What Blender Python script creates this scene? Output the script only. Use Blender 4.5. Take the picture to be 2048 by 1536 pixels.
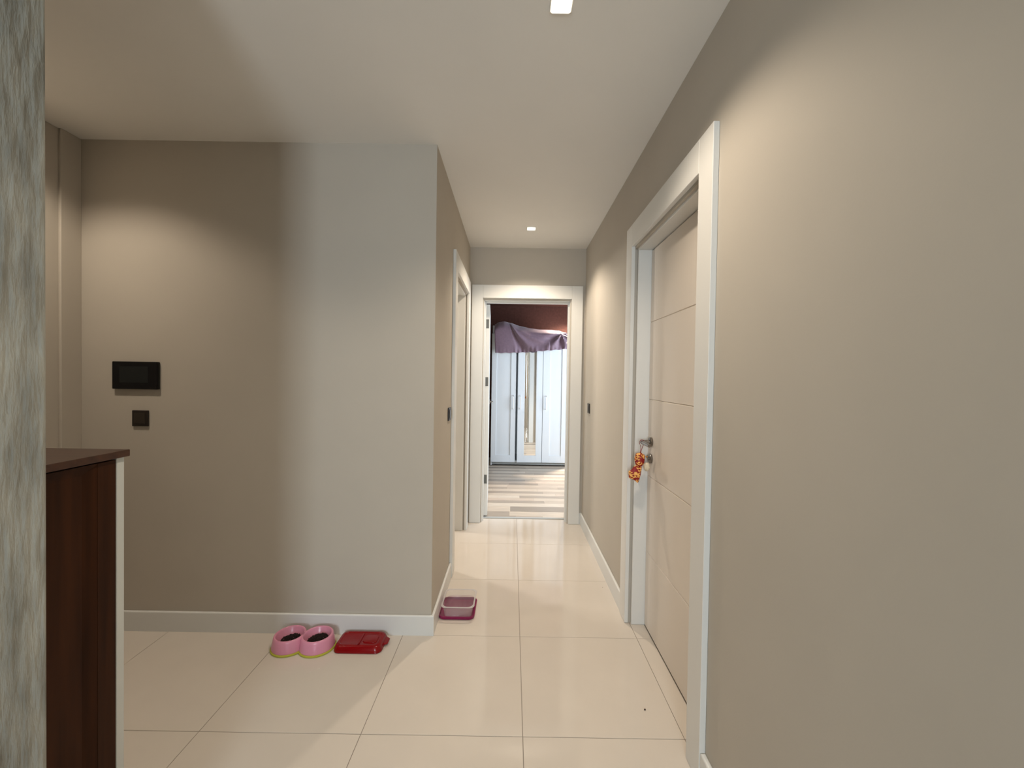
import bpy, bmesh, math, random
from mathutils import Vector, Matrix
random.seed(7)
for o in list(bpy.data.objects): bpy.data.objects.remove(o)
SC = bpy.context.scene
COL = SC.collection
PI = math.pi

# ------------------------------------------------------------------ camera
F_PX = 839.6
YAW, PITCH, ROLL = -.0007, -.0161, .0157
cy, sy, cp, sp = math.cos(YAW), math.sin(YAW), math.cos(PITCH), math.sin(PITCH)
fw = Vector((sy*cp, cy*cp, sp)); rt = Vector((cy, -sy, 0)); up = rt.cross(fw)
r2 = rt*math.cos(ROLL) + up*math.sin(ROLL); u2 = -rt*math.sin(ROLL) + up*math.cos(ROLL)
cam_d = bpy.data.cameras.new('camera'); cam = bpy.data.objects.new('camera', cam_d); COL.objects.link(cam)
m = Matrix((r2, u2, -fw)).transposed().to_4x4(); m.translation = Vector((0, 0, 1.33)); cam.matrix_world = m
cam_d.sensor_fit = 'HORIZONTAL'; cam_d.sensor_width = 36; cam_d.lens = F_PX/2048*36; cam_d.clip_start = .02
SC.camera = cam

# ------------------------------------------------------------------ world, daylight, exposure
SC.view_settings.view_transform = 'Standard'; SC.view_settings.look = 'None'
SC.view_settings.gamma = 1; SC.view_settings.use_curve_mapping = False
SC.view_settings.exposure = 0.10
w = bpy.data.worlds.new('daylight'); SC.world = w; w.use_nodes = True
w.node_tree.nodes['Background'].inputs[0].default_value = (.62, .78, 1, 1)
w.node_tree.nodes['Background'].inputs[1].default_value = 0.5

def area(name, loc, direction, sx, sz, power, col, spread=PI):
    l = bpy.data.lights.new(name, 'AREA'); l.shape = 'RECTANGLE'; l.size = sx; l.size_y = sz
    l.energy = power; l.color = col; l.spread = spread
    o = bpy.data.objects.new(name, l); COL.objects.link(o); o.location = loc
    o.rotation_euler = Vector(direction).to_track_quat('-Z', 'Y').to_euler()
    return o
DAY = (.80, .91, 1.0)
area('hall_window_daylight', (-.28, -3.06, 1.45), (0, 1, 0), .62, 1.4, 74, DAY)
area('bedroom_window_daylight', (2.45, 5.0, 1.6), (-1, 0, 0), 1.5, 1.6, 130, (.72, .86, 1.0))
area('side_room_light', (-2.1, 3.9, 1.9), (1, -.55, -.35), .3, .3, 26, (1, .93, .84))  # unseen light added in the side room, whose walls have no window
LAMP_COL = (1.0, .86, .70)
LAMP_W = 17

# ------------------------------------------------------------------ materials
def mat(name, col, rough=.5, metal=0, spec=.5, noise=None, bump=None, coat=0, sheen=0, trans=0, ior=1.45, emit=None):
    """noise=(scale, amount, stretch xyz), bump=(scale, strength, distance)"""
    m = bpy.data.materials.new(name); m.use_nodes = True
    nt = m.node_tree; b = nt.nodes['Principled BSDF']
    b.inputs['Base Color'].default_value = (*col, 1); b.inputs['Roughness'].default_value = rough
    b.inputs['Metallic'].default_value = metal; b.inputs['Specular IOR Level'].default_value = spec
    b.inputs['IOR'].default_value = ior; b.inputs['Coat Weight'].default_value = coat
    b.inputs['Sheen Weight'].default_value = sheen; b.inputs['Transmission Weight'].default_value = trans
    if emit: b.inputs['Emission Color'].default_value = (*emit[0], 1); b.inputs['Emission Strength'].default_value = emit[1]
    tc = nt.nodes.new('ShaderNodeTexCoord')
    def ntex(scale, stretch, detail=4):
        mp = nt.nodes.new('ShaderNodeMapping'); mp.inputs['Scale'].default_value = stretch
        nt.links.new(tc.outputs['Object'], mp.inputs[0])
        n = nt.nodes.new('ShaderNodeTexNoise'); n.inputs['Scale'].default_value = scale; n.inputs['Detail'].default_value = detail
        nt.links.new(mp.outputs[0], n.inputs['Vector']); return n
    if noise:
        n = ntex(noise[0], noise[2] if len(noise) > 2 else (1, 1, 1))
        r = nt.nodes.new('ShaderNodeMapRange'); r.inputs[1].default_value = .3; r.inputs[2].default_value = .7
        r.inputs[3].default_value = 1-noise[1]; r.inputs[4].default_value = 1+noise[1]
        nt.links.new(n.outputs[0], r.inputs[0])
        mx = nt.nodes.new('ShaderNodeVectorMath'); mx.operation = 'SCALE'; mx.inputs[0].default_value = col
        nt.links.new(r.outputs[0], mx.inputs['Scale']); nt.links.new(mx.outputs[0], b.inputs['Base Color'])
    if bump:
        n = ntex(bump[0], bump[3] if len(bump) > 3 else (1, 1, 1), 6)
        bp = nt.nodes.new('ShaderNodeBump'); bp.inputs['Strength'].default_value = bump[1]; bp.inputs['Distance'].default_value = bump[2]
        nt.links.new(n.outputs[0], bp.inputs['Height']); nt.links.new(bp.outputs[0], b.inputs['Normal'])
    return m
M = {}
M['wall'] = mat('wall_paint', (.49, .445, .38), .75, spec=.25, noise=(3, .02), bump=(160, .12, .001))
M['ceiling'] = mat('ceiling_paint', (.80, .78, .74), .85, spec=.2, noise=(2, .015), bump=(200, .08, .001))
M['plaster'] = mat('trowelled_plaster', (.31, .31, .275), .8, spec=.25, noise=(15, .36, (1, 1.5, .42)), bump=(34, 1.0, .012, (1, 1.8, .38)))
M['tile'] = mat('polished_cream_porcelain', (.62, .56, .49), .075, spec=.5, noise=(5, .02))
M['grout'] = mat('grout', (.22, .185, .15), .9)
M['white'] = mat('white_door_lacquer', (.70, .69, .655), .38, spec=.45)
M['skirting'] = mat('white_skirting', (.70, .70, .675), .35)
M['doorface'] = mat('cream_door_foil', (.76, .69, .615), .42, spec=.4)
M['steel'] = mat('brushed_nickel', (.27, .25, .23), .22, metal=1)
M['hinge'] = mat('grey_hinge', (.11, .11, .10), .45)
M['dark_gap'] = mat('dark_gap_fill', (.06, .055, .05), .8)  # near-black fill for the door gaps and under the laminate joints
M['black'] = mat('black_gloss_plastic', (.004, .004, .005), .22, spec=.3)
M['screen'] = mat('unlit_screen', (.012, .014, .014), .12, spec=.3)
M['switch'] = mat('anthracite_switch', (.018, .013, .010), .35)
M['switch2'] = mat('anthracite_rocker', (.028, .021, .015), .3)
M['walnut'] = mat('dark_walnut', (.040, .0125, .0035), .5, noise=(12, .35, (3, 3, .18)), spec=.15)
M['walnut_top'] = mat('walnut_top', (.06, .024, .013), .35, noise=(14, .3, (.3, 3, 3)), spec=.4)
M['carcass'] = mat('white_melamine', (.66, .69, .67), .45)
M['wardrobe'] = mat('white_wardrobe_foil', (.74, .77, .80), .35)
M['handle_white'] = mat('white_handle', (.93, .94, .95), .3)
M['mirror'] = mat('mirror_glass', (.9, .92, .92), .01, metal=1)
M['kick'] = mat('grey_plinth', (.36, .38, .38), .5)
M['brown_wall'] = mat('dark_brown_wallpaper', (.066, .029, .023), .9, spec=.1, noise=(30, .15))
M['cloth'] = mat('lilac_velour', (.20, .125, .165), .6, sheen=.5, noise=(40, .08), bump=(250, .3, .001))
M['pink'] = mat('pink_plastic', (.66, .27, .37), .25, spec=.5)
M['lime'] = mat('yellow_green_rubber', (.42, .40, .04), .6)
M['kibble'] = mat('brown_kibble', (.012, .0035, .0025), .9, noise=(60, .3))
M['red'] = mat('glossy_red_plastic', (.21, .0012, .003), .2, spec=.4)
M['magenta'] = mat('magenta_plastic', (.21, .006, .062), .25)
def thin_clear(name, milky, ior, tint=(.97, .97, .97)):
    m = bpy.data.materials.new(name); m.use_nodes = True; nt = m.node_tree; nt.nodes.clear()
    out = nt.nodes.new('ShaderNodeOutputMaterial'); tr = nt.nodes.new('ShaderNodeBsdfTransparent'); tr.inputs[0].default_value = (*tint, 1)
    df = nt.nodes.new('ShaderNodeBsdfTranslucent'); df.inputs[0].default_value = (.9, .88, .88, 1)
    d2 = nt.nodes.new('ShaderNodeBsdfDiffuse'); d2.inputs[0].default_value = (.85, .83, .83, 1)
    gl = nt.nodes.new('ShaderNodeBsdfGlossy'); gl.inputs['Roughness'].default_value = .03
    a0 = nt.nodes.new('ShaderNodeMixShader'); a0.inputs[0].default_value = .5; nt.links.new(df.outputs[0], a0.inputs[1]); nt.links.new(d2.outputs[0], a0.inputs[2])
    a = nt.nodes.new('ShaderNodeMixShader'); a.inputs[0].default_value = milky; nt.links.new(tr.outputs[0], a.inputs[1]); nt.links.new(a0.outputs[0], a.inputs[2])
    lw = nt.nodes.new('ShaderNodeLayerWeight'); lw.inputs[0].default_value = .5
    pw = nt.nodes.new('ShaderNodeMath'); pw.operation = 'POWER'; pw.inputs[1].default_value = 5; nt.links.new(lw.outputs['Facing'], pw.inputs[0])
    fr = nt.nodes.new('ShaderNodeMath'); fr.operation = 'MULTIPLY_ADD'; fr.inputs[1].default_value = .6; fr.inputs[2].default_value = ((ior-1)/(ior+1))**2
    nt.links.new(pw.outputs[0], fr.inputs[0])
    b = nt.nodes.new('ShaderNodeMixShader'); nt.links.new(fr.outputs[0], b.inputs[0]); nt.links.new(a.outputs[0], b.inputs[1]); nt.links.new(gl.outputs[0], b.inputs[2])
    nt.links.new(b.outputs[0], out.inputs[0]); return m
M['clear'] = thin_clear('clear_plastic', .17, 1.35)
M['rim_clear'] = thin_clear('frosted_rim', .55, 1.45)
M['water'] = thin_clear('water', .03, 1.33, (.96, .93, .95))
M['lamp_rim'] = mat('white_lamp_trim', (.8, .78, .72), .3)
M['diffuser'] = mat('lit_diffuser', (.9, .88, .8), .4, emit=((1, .90, .72), 1.5))
M['bulb'] = mat('lit_bulb', (1, 1, 1), .3, emit=((1, .93, .8), 30))
M['string'] = mat('red_cord', (.25, .02, .015), .7)
M['pompom'] = mat('cream_wool', (.72, .62, .45), .95, bump=(300, .8, .002))
M['bead'] = mat('brass_bead', (.65, .35, .1), .35, metal=1)
M['crumb'] = mat('dark_crumb', (.03, .015, .01), .9)
M['crumbw'] = mat('white_crumb', (.9, .88, .82), .5)
M['frame'] = mat('window_frame', (.75, .75, .74), .4)
M['box'] = mat('white_card', (.6, .63, .66), .7)

def pouch_mat():
    m = bpy.data.materials.new('red_and_gold_brocade'); m.use_nodes = True
    nt = m.node_tree; b = nt.nodes['Principled BSDF']; b.inputs['Roughness'].default_value = .55
    tc = nt.nodes.new('ShaderNodeTexCoord')
    n = nt.nodes.new('ShaderNodeTexNoise'); n.inputs['Scale'].default_value = 46; n.inputs['Detail'].default_value = 1; n.inputs['Distortion'].default_value = 1.6
    nt.links.new(tc.outputs['Object'], n.inputs['Vector'])
    r = nt.nodes.new('ShaderNodeValToRGB'); r.color_ramp.elements[0].position = .545; r.color_ramp.elements[0].color = (.26, .002, .002, 1)
    r.color_ramp.elements[1].position = .575; r.color_ramp.elements[1].color = (.90, .47, .12, 1)
    nt.links.new(n.outputs[0], r.inputs[0]); nt.links.new(r.outputs[0], b.inputs['Base Color']); return m
M['brocade'] = pouch_mat()
M['gold'] = mat('gold_embroidery', (.92, .50, .13), .5)

# ------------------------------------------------------------------ mesh helpers
def box(bm, x0, x1, y0, y1, z0, z1, bev=0, seg=1):
    vs = [bm.verts.new((x, y, z)) for z in (z0, z1) for x, y in ((x0, y0), (x1, y0), (x1, y1), (x0, y1))]
    fs = [bm.faces.new([vs[i] for i in q]) for q in ((0, 3, 2, 1), (4, 5, 6, 7), (0, 1, 5, 4), (1, 2, 6, 5), (2, 3, 7, 6), (3, 0, 4, 7))]
    if bev:
        es = list({e for f in fs for e in f.edges})
        bmesh.ops.bevel(bm, geom=es, offset=bev, segments=seg, profile=.5, affect='EDGES')
def lathe(bm, prof, c=(0, 0), n=40, cap0=True, cap1=True, axis='z', off=0):
    rings = []
    for r, h in prof:
        ring = []
        for i in range(n):
            a = 2*PI*i/n; p, q = r*math.cos(a), r*math.sin(a)
            if axis == 'z': co = (c[0]+p, c[1]+q, off+h)
            elif axis == 'x': co = (off+h, c[0]+p, c[1]+q)
            else: co = (c[0]+p, off+h, c[1]+q)
            ring.append(bm.verts.new(co))
        rings.append(ring)
    for a, b in zip(rings, rings[1:]):
        for i in range(n): bm.faces.new((a[i], a[(i+1) % n], b[(i+1) % n], b[i]))
    if cap0: bm.faces.new(rings[0][::-1])
    if cap1: bm.faces.new(rings[-1])
def rrect(w_, d_, r, n=6, cx=0, cy_=0):
    pts = []
    for sx, sy_, a0 in ((1, 1, 0), (-1, 1, PI/2), (-1, -1, PI), (1, -1, 3*PI/2)):
        for i in range(n+1):
            a = a0 + PI/2*i/n
            pts.append((cx+sx*(w_/2-r)+r*math.cos(a), cy_+sy_*(d_/2-r)+r*math.sin(a)))
    return pts
def loft(bm, rings, cap0=True, cap1=True):
    rs = [[bm.verts.new((x, y, z)) for x, y in pts] for pts, z in rings]
    n = len(rs[0])
    for a, b in zip(rs, rs[1:]):
        for i in range(n): bm.faces.new((a[i], a[(i+1) % n], b[(i+1) % n], b[i]))
    if cap0: bm.faces.new(rs[0][::-1])
    if cap1: bm.faces.new(rs[-1])
def tube(bm, pts, r, n=10):
    pts = [Vector(p) for p in pts]; rs = []
    for i, p in enumerate(pts):
        t = (pts[min(i+1, len(pts)-1)] - pts[max(i-1, 0)]).normalized()
        a = t.cross(Vector((0, 0, 1)));
        if a.length < .1: a = t.cross(Vector((0, 1, 0)))
        a.normalize(); b = t.cross(a)
        rr = r[i] if isinstance(r, (list, tuple)) else r
        rs.append([bm.verts.new(p + a*rr*math.cos(2*PI*k/n) + b*rr*math.sin(2*PI*k/n)) for k in range(n)])
    for a, b in zip(rs, rs[1:]):
        for i in range(n): bm.faces.new((a[i], a[(i+1) % n], b[(i+1) % n], b[i]))
    bm.faces.new(rs[0][::-1]); bm.faces.new(rs[-1])
def obj(name, bm, material, parent=None, smooth=False, **kw):
    bmesh.ops.recalc_face_normals(bm, faces=bm.faces)
    me = bpy.data.meshes.new(name); bm.to_mesh(me); bm.free()
    if smooth:
        me.shade_smooth()
        me.set_sharp_from_angle(angle=math.radians(38))
    me.materials.append(M[material] if isinstance(material, str) else material)
    o = bpy.data.objects.new(name, me); COL.objects.link(o)
    if parent is not None:
        o.parent = parent; o.matrix_parent_inverse = parent.matrix_world.inverted()
    for k, v in kw.items(): o[k] = v
    return o
def root(name, loc, label, cat, **kw):
    o = bpy.data.objects.new(name, None); COL.objects.link(o); o.location = loc; o.empty_display_size = .05
    o.matrix_world = Matrix.Translation(loc); o['label'] = label; o['category'] = cat
    for k, v in kw.items(): o[k] = v
    return o
def boxes(name, material, bl, parent=None, bev=0, seg=1, **kw):
    bm = bmesh.new()
    for b in bl: box(bm, *b, bev=bev, seg=seg)
    return obj(name, bm, material, parent, **kw)
def S(name, material, bl, label, cat, bev=0, seg=1): return boxes(name, material, bl, None, bev, seg, kind='structure', label=label, category=cat)

# ------------------------------------------------------------------ geometry numbers
ZC = 2.5; XR = .651; XL = -.398; YF = 2.142; YE = 3.815; XA = -2.2
DO = 2.03                      # structural opening height of the doors

# ------------------------------------------------------------------ setting
fl = S('floor', 'grout', [(XA, XR+.09, -3.2, 3.935, -.06, -.0015)], 'hallway floor of large polished cream tiles', 'floor')
TX, TY, TS = .0592, 3.3331, .6
tile_cache = {}
for i in range(-5, 3):
    for j in range(-12, 2):
        x0 = max(TX+i*TS, XA); x1 = min(TX+(i+1)*TS, XR+.085); y0 = max(TY+j*TS, -3.2); y1 = min(TY+(j+1)*TS, 3.93)
        if x1-x0 < .03 or y1-y0 < .03: continue
        if x0 < -1.1 and y1 < .4 and x1 < -1.0: continue
        if y0 >= 2.1 and x1 < XL: continue
        key = (round(x1-x0, 4), round(y1-y0, 4))
        if key not in tile_cache:
            bm = bmesh.new(); sx, sy_ = key; g = .0011
            pts0 = [(g, g), (sx-g, g), (sx-g, sy_-g), (g, sy_-g)]; e = .0007
            pts1 = [(g+e, g+e), (sx-g-e, g+e), (sx-g-e, sy_-g-e), (g+e, sy_-g-e)]
            loft(bm, [(pts0, -.010), (pts0, -e), (pts1, 0)])
            t = obj('tile', bm, 'tile', fl); tile_cache[key] = t
        else:
            t = tile_cache[key].copy(); COL.objects.link(t); t.parent = fl
        t.location = (x0, y0, 0)

S('ceiling', 'ceiling', [(XA-.1, XR+.15, -3.2, YE+.15, ZC, ZC+.1)], 'plain white ceiling of the hall and corridor', 'ceiling')
# right wall with the door opening (Y 1.45 .. 2.28)
S('wall_right', 'wall', [(XR, XR+.15, -3.2, 1.452, 0, ZC), (XR, XR+.15, 2.276, YE+.15, 0, ZC), (XR, XR+.15, 1.452, 2.276, DO, ZC), (XR+.11, XR+.15, 1.452, 2.276, 0, DO)],
  'beige wall running along the right side of the corridor', 'wall')
S('wall_front', 'wall', [(XA-.15, XL, YF, YF+.15, 0, ZC)], 'beige wall facing the camera with the black intercom panel', 'wall')
S('wall_corridor', 'wall', [(XL-.15, XL, YF+.15, 2.842, 0, ZC), (XL-.15, XL, 3.618, YE, 0, ZC), (XL-.15, XL, 2.842, 3.618, DO, ZC)],
  'beige wall along the left side of the narrow corridor', 'wall')
S('wall_end', 'wall', [(XL-.15, -.268, YE, YE+.15, 0, ZC), (.515, XR, YE, YE+.15, 0, ZC), (-.268, .515, YE, YE+.15, DO, ZC)],
  'beige wall at the end of the corridor around the bedroom doorway', 'wall')
S('wall_left', 'wall', [(XA-.15, XA-.014, -.35, YF, 0, ZC), (XA-.0145, XA, 2.045, YF+.001, 0, ZC)], 'beige wall at the far left beyond the cabinet', 'wall', bev=.003, seg=2)
bm = bmesh.new(); box(bm, -1.06, -.8866, -3.2, .80, 0, ZC, bev=.006, seg=2)
obj('wall_plaster', bm, 'plaster', None, kind='structure', label='grey green rough trowelled plaster wall end at the left edge', category='wall')
S('wall_entry', 'wall', [(XA-.15, -1.06, -.5, -.35, 0, ZC)], 'beige wall closing the entrance corner behind the camera', 'wall')
S('wall_back', 'wall', [(-.8866, -.62, -3.2, -3.05, 0, ZC), (.06, XR, -3.2, -3.05, 0, ZC), (-.62, .06, -3.2, -3.05, 0, .7), (-.62, .06, -3.2, -3.05, 2.2, ZC)],
  'beige wall behind the camera with a window', 'wall')
wn = boxes('window_1', 'frame', [(-.62, -.59, -3.18, -3.12, .7, 2.2), (.03, .06, -3.18, -3.12, .7, 2.2), (-.59, .03, -3.18, -3.12, .7, .73), (-.59, .03, -3.18, -3.12, 2.17, 2.2)],
      None, kind='structure', label='white framed window behind the camera', category='window')

# baseboards
def skbox(bm, x0, x1, y0, y1, h):
    b2 = bmesh.new(); box(b2, x0, x1, y0, y1, 0, h)
    es = [e for e in b2.edges if all(v.co.z > h-1e-5 for v in e.verts)]
    bmesh.ops.bevel(b2, geom=es, offset=.006, segments=3, profile=.5, affect='EDGES')
    me = bpy.data.meshes.new('t'); b2.to_mesh(me); b2.free(); bm.from_mesh(me); bpy.data.meshes.remove(me)
def skirting(name, x0, x1, y0, y1, h, label):
    bm = bmesh.new(); skbox(bm, x0, x1, y0, y1, h)
    return obj(name, bm, 'skirting', None, kind='structure', label=label, category='baseboard')
skirting('baseboard_front', XA+.0005, XL+.015, YF-.015, YF-.0002, .102, 'white baseboard behind the pet bowls')
skirting('baseboard_corridor', XL+.0002, XL+.0148, YF+.0001, 2.752, .102, 'white baseboard on the left corridor wall beside the water box')
bm = bmesh.new(); skbox(bm, XR-.016, XR-.0002, 2.372, YE-.0002, .105)
skbox(bm, XR-.018, XR-.0002, -3.0, 1.354, .112)
obj('baseboard_right', bm, 'skirting', None, kind='structure', label='white baseboard along the right wall', category='baseboard')
skirting('baseboard_end', .622, XR-.0165, YE-.015, YE-.0002, .105, 'short white baseboard beside the bedroom doorway')
skirting('baseboard_left', XA-.0138, XA-.001, -.3, 2.044, .102, 'white baseboard on the far left wall')

# ---- a door set: local frame u along the wall, n out of the wall towards the hall
def doorset(name, origin, udir, ndir, width, reveal, label, stop_at, extra_casing=.103):
    """opening runs 0..width along u; the jamb lining is 1.2 cm inside; casing on the hall face"""
    ux, uy = udir; nx, ny = ndir
    rt_ = root(name, (origin[0], origin[1], 0), label, 'door', kind='structure')
    def LB(bm, u0, u1, n0, n1, z0, z1, bev=.0015):
        xs = sorted((origin[0]+ux*u0+nx*n0, origin[0]+ux*u1+nx*n1)); ys = sorted((origin[1]+uy*u0+ny*n0, origin[1]+uy*u1+ny*n1))
        box(bm, xs[0], xs[1], ys[0], ys[1], z0, z1, bev=bev)
    H = 2.042; c = extra_casing
    for nm, u0, u1, z0, z1 in (('casing', -c, 0, .0015, H+.118), ('casing', width, width+c, .0015, H+.118), ('casing', .0004, width-.0004, H, H+.118)):
        bm = bmesh.new(); LB(bm, u0, u1, .0002, .0205, z0, z1); obj(nm, bm, 'white', rt_)
    j = .014
    for nm, u0, u1, z0, z1 in (('jamb', .0003, j, .0005, H-.0008), ('jamb', width-j, width-.0003, .0005, H-.0008), ('jamb', j+.0002, width-j-.0002, H-.022, H-.0008)):
        bm = bmesh.new(); LB(bm, u0, u1, -reveal, -.013, z0, z1); obj(nm, bm, 'white', rt_)
    # stop strips
    s0 = stop_at
    for u0, u1, z0, z1 in ((j+.0002, j+.012, .0005, H-.0225), (width-j-.012, width-j-.0002, .0005, H-.0225), (j+.0125, width-j-.0125, H-.034, H-.0225)):
        bm = bmesh.new(); LB(bm, u0, u1, -s0-.03, -s0, z0, z1, .001); obj('door_stop', bm, 'white', rt_)
    return rt_, LB, H, j

# door 1: closed door in the right wall
d1, LB, H, j = doorset('door_1', (XR, 1.458), (0, 1), (-1, 0), .810, .11, 'closed cream door with three thin grooves in the right wall', .25)
for c in [c for c in d1.children if c.name.startswith('door_stop')]: bpy.data.objects.remove(c)
DX = XR+.084
bm = bmesh.new()
y0, y1 = 1.458+j+.003, 1.458+.810-j-.003
zs = [.008, .404, .410, .813, .819, 1.220, 1.226, 1.632, 1.638, 2.014]
# slab with three shallow V grooves in its face
prof = []
for k in range(0, len(zs)-1, 2):
    prof += [(DX, zs[k]), (DX, zs[k+1])]
    if k+2 < len(zs)-1: prof += [(DX+.004, (zs[k+1]+zs[k+2])/2)]
prof += [(DX+.038, 2.014), (DX+.038, .008)]
va = [bm.verts.new((x, y0, z)) for x, z in prof]; vb = [bm.verts.new((x, y1, z)) for x, z in prof]
n = len(prof)
for k in range(n): bm.faces.new((va[k], va[(k+1) % n], vb[(k+1) % n], vb[k]))
bm.faces.new(va); bm.faces.new(vb[::-1])
leaf = obj('door_leaf', bm, 'doorface', d1)
boxes('gap_strip', 'dark_gap', [(DX+.012, DX+.02, y0-.0028, y0-.0003, .01, 2.01), (DX+.012, DX+.02, y1+.0003, y1+.0028, .01, 2.01), (DX+.012, DX+.02, y0, y1, 2.0145, 2.0175), (DX+.006, DX+.03, y0, y1, .0008, .0072)], d1)  # dark strips fill the gaps round the leaf, their shade put into the colour
# lever handle
HY, HZ = 2.196, 1.002
bm = bmesh.new()
lathe(bm, [(.024, -.0002), (.026, -.003), (.026, -.009), (.023, -.012), (.011, -.013), (.0095, -.05)], (HY, HZ), 28, axis='x', off=DX)
tube(bm, [(DX-.044, HY+.001, HZ), (DX-.052, HY-.006, HZ), (DX-.055, HY-.02, HZ), (DX-.053, HY-.06, HZ-.001), (DX-.050, HY-.118, HZ-.002)], [.0095, .0105, .0100, .0092, .0088], 14)
obj('lever_handle', bm, 'steel', leaf, smooth=True, label='brushed metal lever handle')
bm = bmesh.new()
lathe(bm, [(.024, -.0002), (.026, -.003), (.026, -.009), (.021, -.012)], (HY+.002, .915), 28, axis='x', off=DX)
lathe(bm, [(.0085, -.0115), (.0085, -.018)], (HY+.002, .915), 16, axis='x', off=DX)
obj('keyhole_plate', bm, 'steel', leaf, smooth=True, label='round metal keyhole plate')

# door 2: side room doorway in the left corridor wall, standing open
d2, LB2, H, j = doorset('door_2', (XL, 2.852), (0, 1), (1, 0), .758, .15, 'white framed doorway in the left corridor wall', .08)
# its leaf, opened into the side room
bm = bmesh.new(); box(bm, XL-.155-.72, XL-.158, 2.862, 2.900, .008, 2.012, bev=.002)
l2 = obj('door_leaf', bm, 'white', d2)
# door 3: bedroom doorway at the end
d3, LB3, H, j = doorset('door_3', (-.276, YE), (1, 0), (0, -1), .802, .148, 'white framed bedroom doorway at the end of the corridor', .045, .099)
bm = bmesh.new(); box(bm, -.2585, -.2205, YE+.152, YE+.152+.755, .012, 2.012, bev=.002)
l3 = obj('door_leaf', bm, 'white', d3, label='white door leaf swung open into the bedroom')
l3.matrix_local = l3.matrix_local @ (Matrix.Translation((-.2585, YE+.152, 0)) @ Matrix.Rotation(.045, 4, 'Z') @ Matrix.Translation((.2585, -YE-.152, 0)))
for nm, x0, x1, z0, z1 in (('casing', .514, .60, .0015, 2.13), ('casing', -.262, .5138, 2.034, 2.13)):
    bm = bmesh.new(); box(bm, x0, x1, YE+.1702 if x0 > .5 else YE+.1502, YE+.187, z0, z1, bev=.0015); obj(nm, bm, 'white', d3)
for z in (1.83, 1.285, .36):
    bm = bmesh.new(); box(bm, -.2590, -.2285, YE+.1490, YE+.1519, z-.042, z+.042, bev=.001)
    tube(bm, [(-.2610, YE+.1500, z-.041), (-.2610, YE+.1500, z+.041)], .005, 10)
    obj('hinge', bm, 'hinge', l3, smooth=True, label='grey hinge')
bm = bmesh.new()
lathe(bm, [(.024, .0002), (.025, .003), (.025, .008), (.009, .010), (.009, .034)], (YE+.152+.70, 1.055), 20, axis='x', off=-.2205)
tube(bm, [(-.2205+.030, YE+.852, 1.055), (-.2205+.036, YE+.835, 1.055), (-.2205+.036, YE+.74, 1.055)], [.009, .009, .008], 10)
obj('lever_handle', bm, 'steel', l3, smooth=True)

S('trim_1', 'kick', [(-.26, .51, 3.925, 3.962, .0002, .006)], 'thin grey threshold strip in the bedroom doorway', 'threshold', bev=.002)

# ------------------------------------------------------------------ side room (left door) shell
S('wall_side_room', 'wall', [(-2.35, -2.2, YF+.15, 4.4, 0, ZC), (-2.2, XL-.15, 4.2, 4.35, 0, ZC), (-2.2, -.55, YF+.1502, YF+.17, 0, ZC), (-.548, -.53, 3.97, 4.2, 0, ZC)], 'pale wall of the small room behind the left corridor wall', 'wall')
S('ceiling_side_room', 'ceiling', [(-2.2, XL-.15, YF+.16, 4.3, ZC, ZC+.1)], 'ceiling of the small room on the left', 'ceiling')
S('floor_side_room', 'tile', [(-2.2, XL-.0005, YF+.17, 4.3, -.06, -.0001)], 'cream floor of the small room on the left', 'floor')

# ------------------------------------------------------------------ bedroom
BX0, BX1, BY0, BY1 = -1.3, 2.42, YE+.15, 6.90
S('wall_bedroom', 'brown_wall', [(BX0, BX1, BY1, BY1+.1, 0, ZC)], 'dark brown papered bedroom wall above the wardrobe', 'wall')
S('wall_bedroom_left', 'wall', [(BX0-.1, BX0, BY0+.4, BY1, 0, ZC)], 'bedroom side wall hidden behind the open door', 'wall')
S('wall_bedroom_right', 'wall', [(BX1, BX1+.1, BY0, 4.2, 0, ZC), (BX1, BX1+.1, 5.8, BY1, 0, ZC), (BX1, BX1+.1, 4.2, 5.8, 0, .7), (BX1, BX1+.1, 4.2, 5.8, 2.2, ZC)], 'bedroom wall holding the window on the right', 'wall')
S('wall_bedroom_front', 'wall', [(XR, BX1, BY0, BY0+.02, 0, ZC), (BX0, -.53, BY0+.25, BY0+.4, 0, ZC), (-.53, -.29, BY0+.0005, BY0+.02, 0, ZC)], 'bedroom wall beside the doorway', 'wall')
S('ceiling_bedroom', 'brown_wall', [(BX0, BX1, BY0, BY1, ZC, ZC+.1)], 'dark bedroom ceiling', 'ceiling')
S('window_2', 'frame', [(BX1+.03, BX1+.08, 4.2, 4.25, .7, 2.2), (BX1+.03, BX1+.08, 5.75, 5.8, .7, 2.2), (BX1+.03, BX1+.08, 4.97, 5.03, .7, 2.2), (BX1+.03, BX1+.08, 4.2, 5.8, .7, .75), (BX1+.03, BX1+.08, 4.2, 5.8, 2.15, 2.2)], 'white framed bedroom window', 'window')
fb = S('floor_bedroom', 'dark_gap', [(BX0, BX1, 3.94, BY1, -.06, -.009)], 'bedroom floor of pale and grey brown laminate strips', 'floor')
SH = [(.50, .42, .335), (.44, .365, .29), (.54, .465, .38), (.33, .275, .22), (.27, .225, .18), (.40, .33, .26), (.48, .39, .31)]
plank_m = [mat('laminate_%s' % nm, c, .38, noise=(9, .14, (.6, 9, 1)), spec=.4) for nm, c in zip(('sand', 'oak', 'pale', 'taupe', 'grey', 'tan', 'honey'), SH)]
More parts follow.
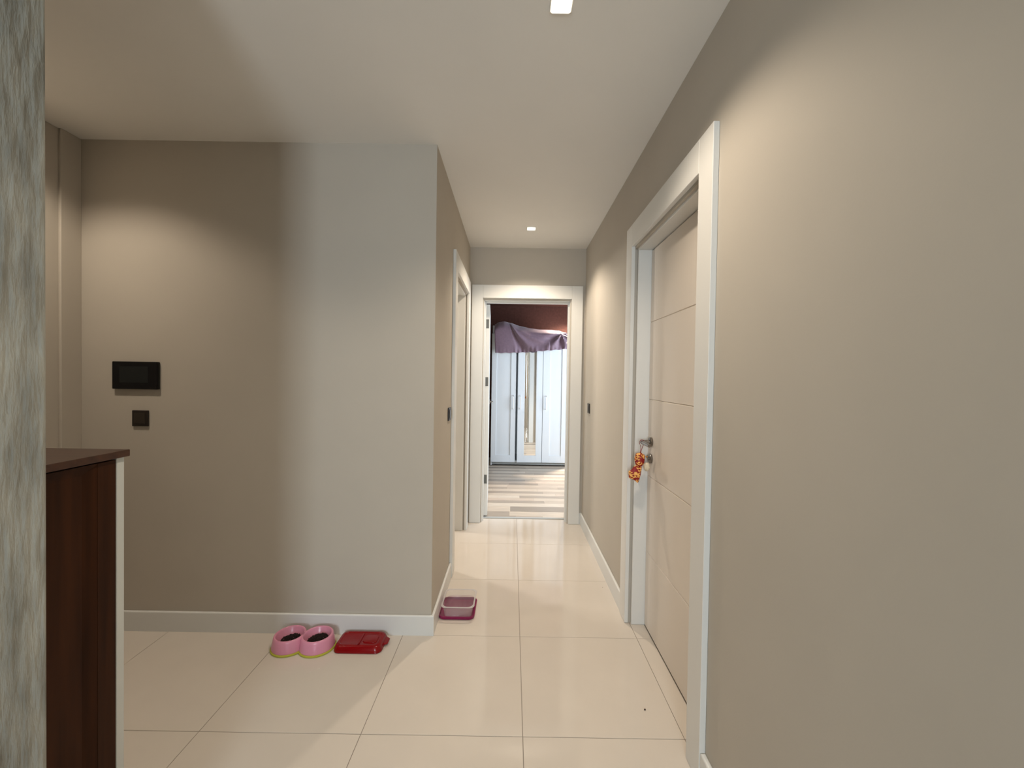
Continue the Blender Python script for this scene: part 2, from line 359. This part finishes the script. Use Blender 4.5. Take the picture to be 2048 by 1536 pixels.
# rows seen in the photo: (y near, y far, list of (x start, x end, shade))
rows = [(3.945, 4.01), (4.01, 4.14), (4.14, 4.305), (4.305, 4.42)]
y = 4.42
while y < BY1-.02: rows.append((y, min(y+.093, BY1))); y += .093
fixed = {0: [(-1.3, .05, 3), (.05, .31, 5), (.31, 1.3, 2)], 1: [(-1.3, -.01, 3), (-.01, .9, 0), (.9, 2.4, 1)], 2: [(-1.3, 0, 0), (0, 1.1, 4), (1.1, 2.4, 2)], 3: [(-1.3, .9, 2), (.9, 2.4, 1)],
         4: [(-1.3, .36, 3), (.36, 1.5, 1), (1.5, 2.4, 2)], 6: [(-1.3, .1, 2), (.1, 1.2, 3), (1.2, 2.4, 0)]}
rnd = random.Random(11)
for k, (ya, yb) in enumerate(rows):
    if k in fixed: segs = fixed[k]
    else:
        segs = []; x = BX0; last = None
        while x < BX1-.02:
            x2 = min(x + rnd.uniform(.35, 1.0), BX1)
            dark = (k % 2 == 0)
            s = rnd.choice([3, 5, 5, 4] if dark else [0, 1, 2, 6, 0, 2]); segs.append((x, x2, s)); x = x2
    for xa, xb, s in segs:
        bm = bmesh.new(); box(bm, xa+.0005, min(xb, BX1)-.0005, ya+.0005, yb-.0005, -.0085, -.0005, bev=.0004)
        obj('floor_strip', bm, plank_m[s], fb)

# wardrobe
WY = 6.27; WT = 1.98
wd = root('wardrobe', (.27, WY+.28, 0), 'white wardrobe with a mirrored middle door seen through the bedroom doorway', 'wardrobe')
boxes('carcass', 'wardrobe', [(-.31, -.29, WY+.022, WY+.58, .008, WT), (.85, .87, WY+.022, WY+.58, .008, WT), (-.2898, .8498, WY+.022, WY+.58, WT-.02, WT), (-.2898, .8498, WY+.56, WY+.58, .06, WT-.021), (-.2898, .8498, WY+.022, WY+.56, .06, .08), (.092, .110, WY+.03, WY+.56, .08, WT-.021), (.455, .473, WY+.03, WY+.56, .08, WT-.021)], wd, bev=.001)
boxes('plinth', 'kick', [(-.288, .848, WY+.035, WY+.05, .016, .058)], wd, bev=.001)
def wdoor(x0, x1, px0, px1, hx, mirror=False, tilt=0):
    bm = bmesh.new(); z0, z1 = .058, WT-.004
    pz0, pz1 = .162, WT-.11
    # frame
    box(bm, x0, px0, WY, WY+.019, z0, z1, bev=.0012); box(bm, px1, x1, WY, WY+.019, z0, z1, bev=.0012)
    box(bm, px0+.0001, px1-.0001, WY, WY+.019, z0, pz0, bev=.0012); box(bm, px0+.0001, px1-.0001, WY, WY+.019, pz1, z1, bev=.0012)
    f = obj('door', bm, 'wardrobe', wd)
    if mirror: boxes('mirror', 'mirror', [(px0+.0003, px1-.0003, WY+.006, WY+.010, pz0+.0003, pz1-.0003)], f, label='narrow full height mirror strip')
    else: boxes('panel', 'wardrobe', [(px0+.0003, px1-.0003, WY+.010, WY+.014, pz0+.0003, pz1-.0003)], f)
    f_ = f
    bm = bmesh.new(); tube(bm, [(hx, WY-.0005, .862), (hx, WY-.024, .866), (hx, WY-.028, .885), (hx, WY-.028, 1.035), (hx, WY-.024, 1.054), (hx, WY-.0005, 1.058)], .0065, 8)
    obj('handle', bm, 'handle_white', f, smooth=True, label='slim white bar handle')
    return f
wdoor(-.308, .055, -.235, -.020, .022)
md_ = wdoor(.083, .452, .188, .362, .124, True)
# this door stands slightly ajar, hinged on its right edge
md_.matrix_local = md_.matrix_local @ (Matrix.Translation((.452, WY+.010, 0)) @ Matrix.Rotation(.036, 4, 'Z') @ Matrix.Translation((-.452, -WY-.010, 0)))
wdoor(.459, .868, .566, .742, .508)

# things under / with the throw
bx = boxes('storage_box', 'box', [(-.305, .02, WY+.06, WY+.50, WT+.0005, WT+.125)], None, bev=.004, label='white storage box on the wardrobe top, peeking out at the left of the lilac throw', category='box')
# lilac throw draped over the front edge
def throw():
    bm = bmesh.new(); NU, NV = 90, 46
    x0, x1 = -.275, .805
    def ztop(t):   # ridge height along x (t 0..1)
        pts = [(0, 2.115), (.06, 2.15), (.13, 2.163), (.22, 2.14), (.35, 2.095), (.5, 2.062), (.62, 2.045), (.78, 2.042), (.88, 2.03), (.95, 2.005), (1, 1.998)]
        for (a, za), (b, zb) in zip(pts, pts[1:]):
            if t <= b:
                s = (t-a)/(b-a); s = s*s*(3-2*s)*.5 + s*.5; return za+(zb-za)*s
        return pts[-1][1]
    def zbot(t): return 1.682 + .012*t + .066*t**1.7 + .004*math.sin(t*55)
    grid = []
    for i in range(NU+1):
        t = i/NU; x = x0+(x1-x0)*t; col = []
        zt = ztop(t); zb = zbot(t)
        for k in range(NV+1):
            v = k/NV
            if v < .28:          # on top, back to ridge
                s = v/.28
                yy = WY+.34-.27*s; zz = zt-.012-.02*(1-s)+.012*s
                zz = max(zz - .03*(1-s), WT+.13*(1 if t < .32 else max(0, 1-(t-.32)/.12)) + .006)
                xx = x
            else:                # falls down the front
                s = (v-.28)/.72
                cur = 1-(1-min(s/.22, 1))**2
                bulge = (.02+.075*max(0, min(1, (zt-1.99)/.1)))*(1-cur)
                f = s**.9
                # swag folds that run from the ridge towards the right tie point
                gx, gz = (t-.93)*1.08, (.12-s)*.34          # gathered point near the right end
                ang_ = math.atan2(-gz, -gx); rad = math.hypot(gx, gz)
                fold = .034*math.sin(ang_*7.5+.6)*min(1, rad/.10)*math.exp(-max(0, rad-.18)/.16)*min(1, 4*s)
                lx, lz = (t-.20)*1.08, s*.42                # swag falling from the upper left hump
                la = math.atan2(lz, lx)
                fold += .050*math.exp(-((la-.80)/.16)**2)*min(1, 3*s)*(1-.3*s) - .050*math.exp(-((la-1.10)/.13)**2)*min(1, 3*s) + .030*math.exp(-((la-.45)/.14)**2)*min(1, 3*s)*(1 if t < .75 else 0.5)
                fold += (.009*math.sin(t*62+2.4*math.sin(t*19)) + .006*math.sin(t*113+1.0))*max(0, (s-.70)/.30)*(0.25 if t < .25 else 1)
                fold += .012*math.sin(t*9+1)*s
                yy = min(WY-.095 + bulge - fold*.9, WY-.008 if s > .12 else 9)
                zz = zt - (zt-zb)*f + .0
                xx = x + (.02*s if t < .1 else 0)*(1-t*10 if t < .1 else 0) - .0*s
                xx = x + .018*s*(1-t) - .014*math.exp(-((t-.93)/.05)**2)*math.sin(PI*min(1, s*1.2))
            col.append(bm.verts.new((xx, yy, zz)))
        grid.append(col)
    for a, b in zip(grid, grid[1:]):
        for k in range(NV): bm.faces.new((a[k], b[k], b[k+1], a[k+1]))
    o = obj('throw', bm, 'cloth', None, smooth=True, label='lilac velour throw hanging over the top front edge of the white wardrobe', category='throw')
    for p in o.data.polygons: p.use_smooth = True
    md = o.modifiers.new('thickness', 'SOLIDIFY'); md.thickness = .005; md.offset = -1
    return o
throw()

# ------------------------------------------------------------------ downlights
def downlight(x, y_, label, power=LAMP_W, blend=.45, ang=130):
    t = root('downlight', (x, y_, ZC), label, 'ceiling light', group='square recessed ceiling downlights')
    h = .036
    bm = bmesh.new()
    # square trim with a round hole
    n = 32; r = .026
    sq = []
    for k in range(n):
        a = 2*PI*(k+.5)/n; c, s = math.cos(a), math.sin(a); q = h/max(abs(c), abs(s)); sq.append((x+c*q, y_+s*q))
    hole = [(x+r*math.cos(2*PI*(k+.5)/n), y_+r*math.sin(2*PI*(k+.5)/n)) for k in range(n)]
    sqi = [(x+(px-x)*.96, y_+(py-y_)*.96) for px, py in sq]
    loft(bm, [(sq, ZC-.0003), (sq, ZC-.003), (sqi, ZC-.0045), (hole, ZC-.0045), (hole, ZC-.0006)], False, False)
    obj('trim', bm, 'lamp_rim', t)
    bm = bmesh.new(); sq2 = [(x+(px-x)*.90, y_+(py-y_)*.90) for px, py in sq]; h2 = [(x+(px-x)*1.04, y_+(py-y_)*1.04) for px, py in hole]
    loft(bm, [(sq2, ZC-.0046), (sq2, ZC-.0056), (h2, ZC-.0056), (h2, ZC-.0046)], False, False); obj('diffuser', bm, 'diffuser', t, label='square frosted glass glowing around the bulb')
    bm = bmesh.new(); lathe(bm, [(.0225, -.0035), (.0245, -.0012), (.0255, -.0005)], (x, y_), 28, off=ZC); obj('bulb', bm, 'bulb', t, smooth=True)
    l = bpy.data.lights.new('lamp_light', 'SPOT'); l.energy = power*4; l.color = LAMP_COL; l.spot_size = math.radians(ang); l.spot_blend = blend
    l.shadow_soft_size = .034
    # reflector profile: the beam weakens towards the rim of its cone
    l.use_nodes = True; nt = l.node_tree; em = nt.nodes['Emission']
    tc = nt.nodes.new('ShaderNodeTexCoord'); sp = nt.nodes.new('ShaderNodeSeparateXYZ'); nt.links.new(tc.outputs['Normal'], sp.inputs[0])
    ab = nt.nodes.new('ShaderNodeMath'); ab.operation = 'ABSOLUTE'; nt.links.new(sp.outputs[2], ab.inputs[0])
    pw = nt.nodes.new('ShaderNodeMath'); pw.operation = 'POWER'; pw.inputs[1].default_value = 2.5; nt.links.new(ab.outputs[0], pw.inputs[0])
    ma = nt.nodes.new('ShaderNodeMath'); ma.operation = 'MULTIPLY_ADD'; ma.inputs[1].default_value = .95; ma.inputs[2].default_value = .22
    nt.links.new(pw.outputs[0], ma.inputs[0]); nt.links.new(ma.outputs[0], em.inputs['Strength'])
    lo = bpy.data.objects.new('lamp_light', l); COL.objects.link(lo); lo.parent = t; lo.location = (0, 0, -.012)
    return t
downlight(.135, 1.328, 'square recessed downlight glaring at the top edge of the photo')
downlight(.130, 3.31, 'small square downlight in the corridor ceiling before the bedroom doorway', LAMP_W*1.35)
downlight(-1.97, 1.58, 'downlight hidden behind the plaster wall end, lighting the intercom wall', LAMP_W*.66)

downlight(.98, 6.42, 'downlight out of frame in the bedroom ceiling, lighting the wall right above the wardrobe', LAMP_W*7)

# ------------------------------------------------------------------ wall fittings
ip = root('intercom_panel', (-1.913, YF, 1.31), 'black video intercom panel on the beige wall', 'intercom')
bm = bmesh.new(); box(bm, -2.029, -1.798, YF-.017, YF-.0003, 1.2395, 1.3795, bev=.003, seg=2); obj('housing', bm, 'black', ip)
boxes('screen', 'screen', [(-1.991, -1.846, YF-.0178, YF-.0168, 1.272, 1.355)], ip, bev=.0002, label='dark grey unlit screen')
def switch(loc, axis, sgn, label):
    t = root('light_switch', loc, label, 'switch')
    a = .0405
    for nm, mt, s, d0, d1, bv in (('frame_plate', 'switch', a, .0003, .009, .002), ('rocker', 'switch2', .027, .0088, .0115, .0012)):
        bm = bmesh.new(); x, y_, z = loc
        if axis == 'y': box(bm, x-s, x+s, y_-d1, y_-d0, z-s, z+s, bev=bv, seg=2)
        else:
            xs = sorted((x+sgn*d0, x+sgn*d1)); box(bm, xs[0], xs[1], y_-s, y_+s, z-s, z+s, bev=bv, seg=2)
        obj(nm, bm, mt, t)
switch((-1.894, YF, 1.091), 'y', 0, 'square dark light switch below the black intercom panel')
switch((XL, 2.640, 1.093), 'x', 1, 'dark light switch on the left corridor wall before the side doorway')
switch((XR, 3.535, 1.078), 'x', -1, 'dark light switch on the right corridor wall near the bedroom doorway')

# ------------------------------------------------------------------ cabinet at the left
cb = root('shoe_cabinet', (-1.33, 1.03, 0), 'tall dark walnut cabinet with a white side panel beside the plaster wall', 'cabinet')
CX = -1.15
bm = bmesh.new(); box(bm, -1.52, -1.134, .815, 1.2455, 1.078, 1.098, bev=.002, seg=2); obj('top', bm, 'walnut_top', cb, label='brown walnut top board')
boxes('carcass', 'walnut', [(-1.50, CX-.024, .82, 1.2185, .002, 1.0775)], cb, bev=.001)
boxes('side_panel', 'carcass', [(-1.505, CX, 1.2188, 1.244, .002, 1.0775)], cb, bev=.0015, label='white side panel')
bm = bmesh.new()
zA, zB = .03, 1.072; yA, yB = .823, 1.2175
box(bm, CX-.022, CX, 1.163, yB, zA, zB, bev=.001); box(bm, CX-.022, CX, yA, .88, zA, zB, bev=.001)
box(bm, CX-.022, CX, .8801, 1.1629, zA, .10, bev=.001); box(bm, CX-.022, CX, .8801, 1.1629, 1.070, zB)
cd = obj('door', bm, 'walnut', cb)
boxes('panel', 'walnut', [(CX-.018, CX-.011, .9122, 1.1308, .132, 1.045)], cd)
def bevel_strip(bm, p0, p1, p2, p3): bm.faces.new([bm.verts.new(p) for p in (p0, p1, p2, p3)])
bm = bmesh.new()
o4 = [(.8803, .1003), (1.1627, .1003), (1.1627, 1.0697), (.8803, 1.0697)]; i4 = [(.912, .132), (1.131, .132), (1.131, 1.045), (.912, 1.045)]
for k in range(4):
    a, b, c, d = o4[k], o4[(k+1) % 4], i4[(k+1) % 4], i4[k]
    q = [(CX-.001, *a), (CX-.001, *b), (CX-.011, *c), (CX-.011, *d)]; r_ = [(CX-.019, *a), (CX-.019, *b), (CX-.019, *c), (CX-.019, *d)]
    vq = [bm.verts.new(p) for p in q]; vr = [bm.verts.new(p) for p in r_]
    bm.faces.new(vq); bm.faces.new(vr[::-1])
    for m_ in range(4): bm.faces.new((vq[m_], vr[m_], vr[(m_+1) % 4], vq[(m_+1) % 4]))
obj('moulding', bm, 'walnut', cd)

# ------------------------------------------------------------------ pet things
def bowl_centers(): return [(-1.064, 2.026), (-.930, 2.026)]
bw = root('double_pet_bowl', (-.996, 2.026, 0), 'pink double pet food bowl with a yellow green base', 'pet bowl')
cs = bowl_centers()
bm = bmesh.new()
for c in cs: lathe(bm, [(.084, .0003), (.086, .002), (.086, .008), (.083, .0098)], c, 48)
obj('base_ring', bm, 'lime', bw, smooth=True, label='yellow green rubber base')
for c in cs:
    bm = bmesh.new()
    lathe(bm, [(.050, .010), (.081, .0100), (.082, .014), (.0735, .056), (.0715, .0625), (.0685, .0650), (.0640, .0650), (.0615, .0625), (.0600, .0570), (.050, .026), (.043, .0205), (.020, .019)], c, 56)
    obj('bowl', bm, 'pink', bw, smooth=True)
for c, dx, n_, lab in ((cs[0], (.012, -.004), 120, 'brown kibble in the left pink bowl'), (cs[1], (.008, -.002), 190, 'brown kibble heaped in the right pink bowl')):
    bm = bmesh.new(); rr = random.Random(n_)
    R_ = .0462 if n_ < 150 else .0475
    for k in range(n_*3):
        a = rr.uniform(0, 2*PI); q = R_*math.sqrt(rr.random()); px, py = c[0]+q*math.cos(a)+dx[0]*.3, c[1]+q*math.sin(a)+dx[1]
        pz = .0322 + (.014 if n_ > 150 else .008)*(1-(q/R_)**2) + rr.uniform(0, .004) + (.004 if px > c[0] else 0)
        if math.hypot(px-c[0], py-c[1]) > .0470: continue
        s = rr.uniform(.0032, .0046)
        mt = Matrix.Translation((px, py, pz)) @ Matrix.Rotation(rr.uniform(0, PI), 4, Vector((rr.random(), rr.random(), rr.random())).normalized()) @ Matrix.Diagonal((s, s, s*.6, 1))
        bmesh.ops.create_icosphere(bm, subdivisions=1, radius=1, matrix=mt)
    obj('kibble', bm, 'kibble', None, kind='stuff', label=lab, category='pet food')

# red lid lying upside down
rl = root('red_lid', (-.72, 2.05, 0), 'glossy red plastic lid with a moulded top between the pink bowls and the wall corner', 'lid')
bm = bmesh.new(); cx_, cy_ = -.724, 2.048
def RR(w_, d_, r, dy=0): return rrect(w_, d_, r, 8, cx_, cy_+dy)
loft(bm, [(RR(.226, .136, .028), .0003), (RR(.232, .142, .03), .003), (RR(.230, .140, .03), .012), (RR(.216, .126, .028), .028), (RR(.206, .116, .026), .0325), (RR(.190, .100, .022), .0330), (RR(.184, .094, .020), .0295), (RR(.178, .088, .018), .0285)])
obj('shell', bm, 'red', rl, smooth=True)
bm = bmesh.new(); box(bm, cx_-.0042, cx_+.0042, cy_-.043, cy_+.043, .0280, .0325, bev=.0018, seg=2); obj('rib', bm, 'red', rl)
bm = bmesh.new(); loft(bm, [(rrect(.07, .06, .018, 6, cx_+.047, cy_), .0284), (rrect(.066, .056, .016, 6, cx_+.047, cy_), .0318), (rrect(.058, .048, .014, 6, cx_+.047, cy_), .0325)]); obj('raised_pad', bm, 'red', rl, smooth=True)
bm = bmesh.new(); loft(bm, [(rrect(.03, .05, .012, 6, cx_+.117, cy_+.012), .010), (rrect(.032, .052, .012, 6, cx_+.117, cy_+.012), .014), (rrect(.026, .046, .011, 6, cx_+.115, cy_+.012), .019)]); obj('tab', bm, 'red', rl, smooth=True)

# magenta lid with the clear water box on it
ml = root('magenta_lid', (-.288, 2.376, 0), 'dark magenta plastic lid lying under the clear water box', 'lid')
bm = bmesh.new(); qx, qy = -.287, 2.374
def Q(w_, d_, r): return rrect(w_, d_, r, 8, qx, qy)
loft(bm, [(Q(.188, .200, .03), .0003), (Q(.196, .208, .032), .003), (Q(.200, .212, .034), .016), (Q(.196, .208, .033), .0185), (Q(.190, .202, .031), .0178), (Q(.186, .198, .030), .0060), (Q(.180, .192, .028), .0045)])
obj('shell', bm, 'magenta', ml, smooth=True)
wc = root('water_box', (-.284, 2.37, .005), 'clear rectangular plastic box of water in the magenta lid', 'container')
bx_, by_ = -.281, 2.368
def W(w_, d_, r): return rrect(w_, d_, r, 8, bx_, by_)
bm = bmesh.new()
loft(bm, [(W(.140, .165, .03), .0053), (W(.152, .177, .033), .010), (W(.168, .190, .034), .066), (W(.1675, .1895, .033), .0680)], True, False)
obj('shell', bm, 'clear', wc, smooth=True)
bm = bmesh.new(); rg = [(W(.1665, .1885, .033), .0682), (W(.182, .204, .026), .0682), (W(.184, .206, .026), .0692), (W(.182, .204, .026), .0704), (W(.1665, .1885, .033), .0704), (W(.1665, .1885, .033), .0682)]
loft(bm, rg, False, False); bmesh.ops.remove_doubles(bm, verts=bm.verts, dist=1e-6); obj('rim', bm, 'rim_clear', wc, smooth=True, label='frosted flat rim')
bm = bmesh.new(); loft(bm, [(W(.1370, .162, .028), .0073), (W(.1485, .1735, .030), .0118), (W(.1565, .1795, .031), .040)])
obj('water', bm, 'water', None, smooth=True, label='water half filling the clear plastic box', category='water')

# crumbs
def crumb(x, y_, s, mt, label):
    bm = bmesh.new(); bmesh.ops.create_icosphere(bm, subdivisions=2, radius=1, matrix=Matrix.Translation((x, y_, s*.55)) @ Matrix.Rotation(.7, 4, 'Z') @ Matrix.Diagonal((s, s*.75, s*.55, 1)))
    obj('crumb', bm, mt, None, smooth=True, label=label, category='crumb')
crumb(.554, 1.668, .0042, 'crumb', 'dark crumb on the tile in front of the cream door')
crumb(-.881, 1.85, .0022, 'crumbw', 'tiny white crumb on the tile below the pink bowl, nearer the camera')
crumb(-.852, 1.873, .0020, 'crumbw', 'tiny white crumb on the tile below the pink bowl, nearer the red lid')
crumb(.595, 2.654, .0022, 'crumb', 'tiny dark crumb by the right baseboard beyond the cream door')

# ------------------------------------------------------------------ hanging charm on the lever
PX, PY = .672, 2.176
ch = root('hanging_charm', (PX, PY, .90), 'red and gold fabric charm with a cream pompom hanging from the door handle', 'charm')
def pouch(name, y_c, z_c, wd_, ht, th, rot, xoff, pts):
    """cushion-like body in the plane facing the camera"""
    bm = bmesh.new(); N = len(pts); rings = []
    for s, d in ((0, .5), (.55, .46), (.85, .30), (.97, .12), (1.0, 0), (.97, -.12), (.85, -.30), (.55, -.46), (0, -.5)):
        if s == 0: rings.append([bm.verts.new((0, d*th, 0))]); continue
        rings.append([bm.verts.new((px*s, d*th, pz*s)) for px, pz in pts])
    for a, b in zip(rings, rings[1:]):
        for i in range(N):
            i2 = (i+1) % N
            if len(a) == 1: bm.faces.new((a[0], b[i], b[i2]))
            elif len(b) == 1: bm.faces.new((a[i], b[0], a[i2]))
            else: bm.faces.new((a[i], a[i2], b[i2], b[i]))
    mt = Matrix.Translation((PX+xoff, y_c, z_c)) @ Matrix.Rotation(rot, 4, 'Y')
    bmesh.ops.transform(bm, matrix=mt, verts=bm.verts)
    o = obj(name, bm, 'brocade', ch, smooth=True)
    for p in o.data.polygons: p.use_smooth = True
    return o, mt
def resample(poly, n=8):
    out = []
    for (a, b), (c, d) in zip(poly, poly[1:]+poly[:1]):
        for k in range(n): t = k/n; out.append((a+(c-a)*t, b+(d-b)*t))
    # soften corners
    for _ in range(2): out = [((out[i-1][0]+2*out[i][0]+out[(i+1) % len(out)][0])/4, (out[i-1][1]+2*out[i][1]+out[(i+1) % len(out)][1])/4) for i in range(len(out))]
    return out
A = resample([(-.020, .034), (.004, .039), (.029, .024), (.024, -.018), (.006, -.040), (-.020, -.028), (-.028, .006)])
B = resample([(-.008, .046), (.030, .042), (.026, -.006), (.016, -.046), (-.006, -.030), (-.034, -.022), (-.038, .014), (-.024, .022)])
pa, ma = pouch('pouch', PY, .911, 0, 0, .022, 0, -.004, A)
pb, mb = pouch('pouch', PY-.002, .836, 0, 0, .020, .05, -.024, B)
def curl(parent, mt, cx, cz, r, a0, a1, th):
    bm = bmesh.new(); pts = []
    for k in range(15):
        t = k/14; a = a0+(a1-a0)*t; rr = r*(.45+.55*t); pts.append(mt @ Vector((cx+rr*math.cos(a), -th/2-.0012+.55*(abs(cx)+abs(cz))*.12, cz+rr*math.sin(a))))
    tube(bm, pts, .0018, 6); obj('gold_curl', bm, 'gold', parent, smooth=True)
for q in ((-.006, .012, .011, 0, 5.2), (-.004, -.014, .012, 1.5, 6.6), (-.017, .022, .007, 3, 7.6), (.010, .026, .006, 2, 6)): curl(pa, ma, *q, .022)
for q in ((-.022, .006, .009, 1, 6), (.014, .024, .010, 3, 8.2), (.016, -.006, .008, 0, 5), (.006, -.030, .007, 2, 7), (-.018, -.016, .007, 4, 9)): curl(pb, mb, *q, .020)
bm = bmesh.new()
hx = DX-.055
tube(bm, [(PX-.003, PY, .944), (hx-.004, HY-.012, .975), (hx-.0135, HY-.014, HZ-.002), (hx-.009, HY-.014, HZ+.010), (hx, HY-.014, HZ+.0135), (hx+.009, HY-.014, HZ+.010), (hx+.0125, HY-.014, HZ-.002), (hx+.004, HY-.010, .975), (PX-.001, PY, .943)], .0016, 6)
obj('cord', bm, 'string', ch, smooth=True)
bm = bmesh.new(); bmesh.ops.create_uvsphere(bm, u_segments=14, v_segments=10, radius=.005, matrix=Matrix.Translation((PX+.030, PY-.008, .930))); obj('bead', bm, 'bead', ch, smooth=True)
bm = bmesh.new(); bmesh.ops.create_icosphere(bm, subdivisions=4, radius=1, matrix=Matrix.Translation((PX+.030, PY-.012, .878)) @ Matrix.Diagonal((.015, .015, .022, 1)))
rr = random.Random(3)
for v in bm.verts: v.co += (v.co-Vector((PX+.030, PY-.012, .878)))*rr.uniform(-.06, .08)
obj('pompom', bm, 'pompom', ch, smooth=True, label='cream wool pompom')
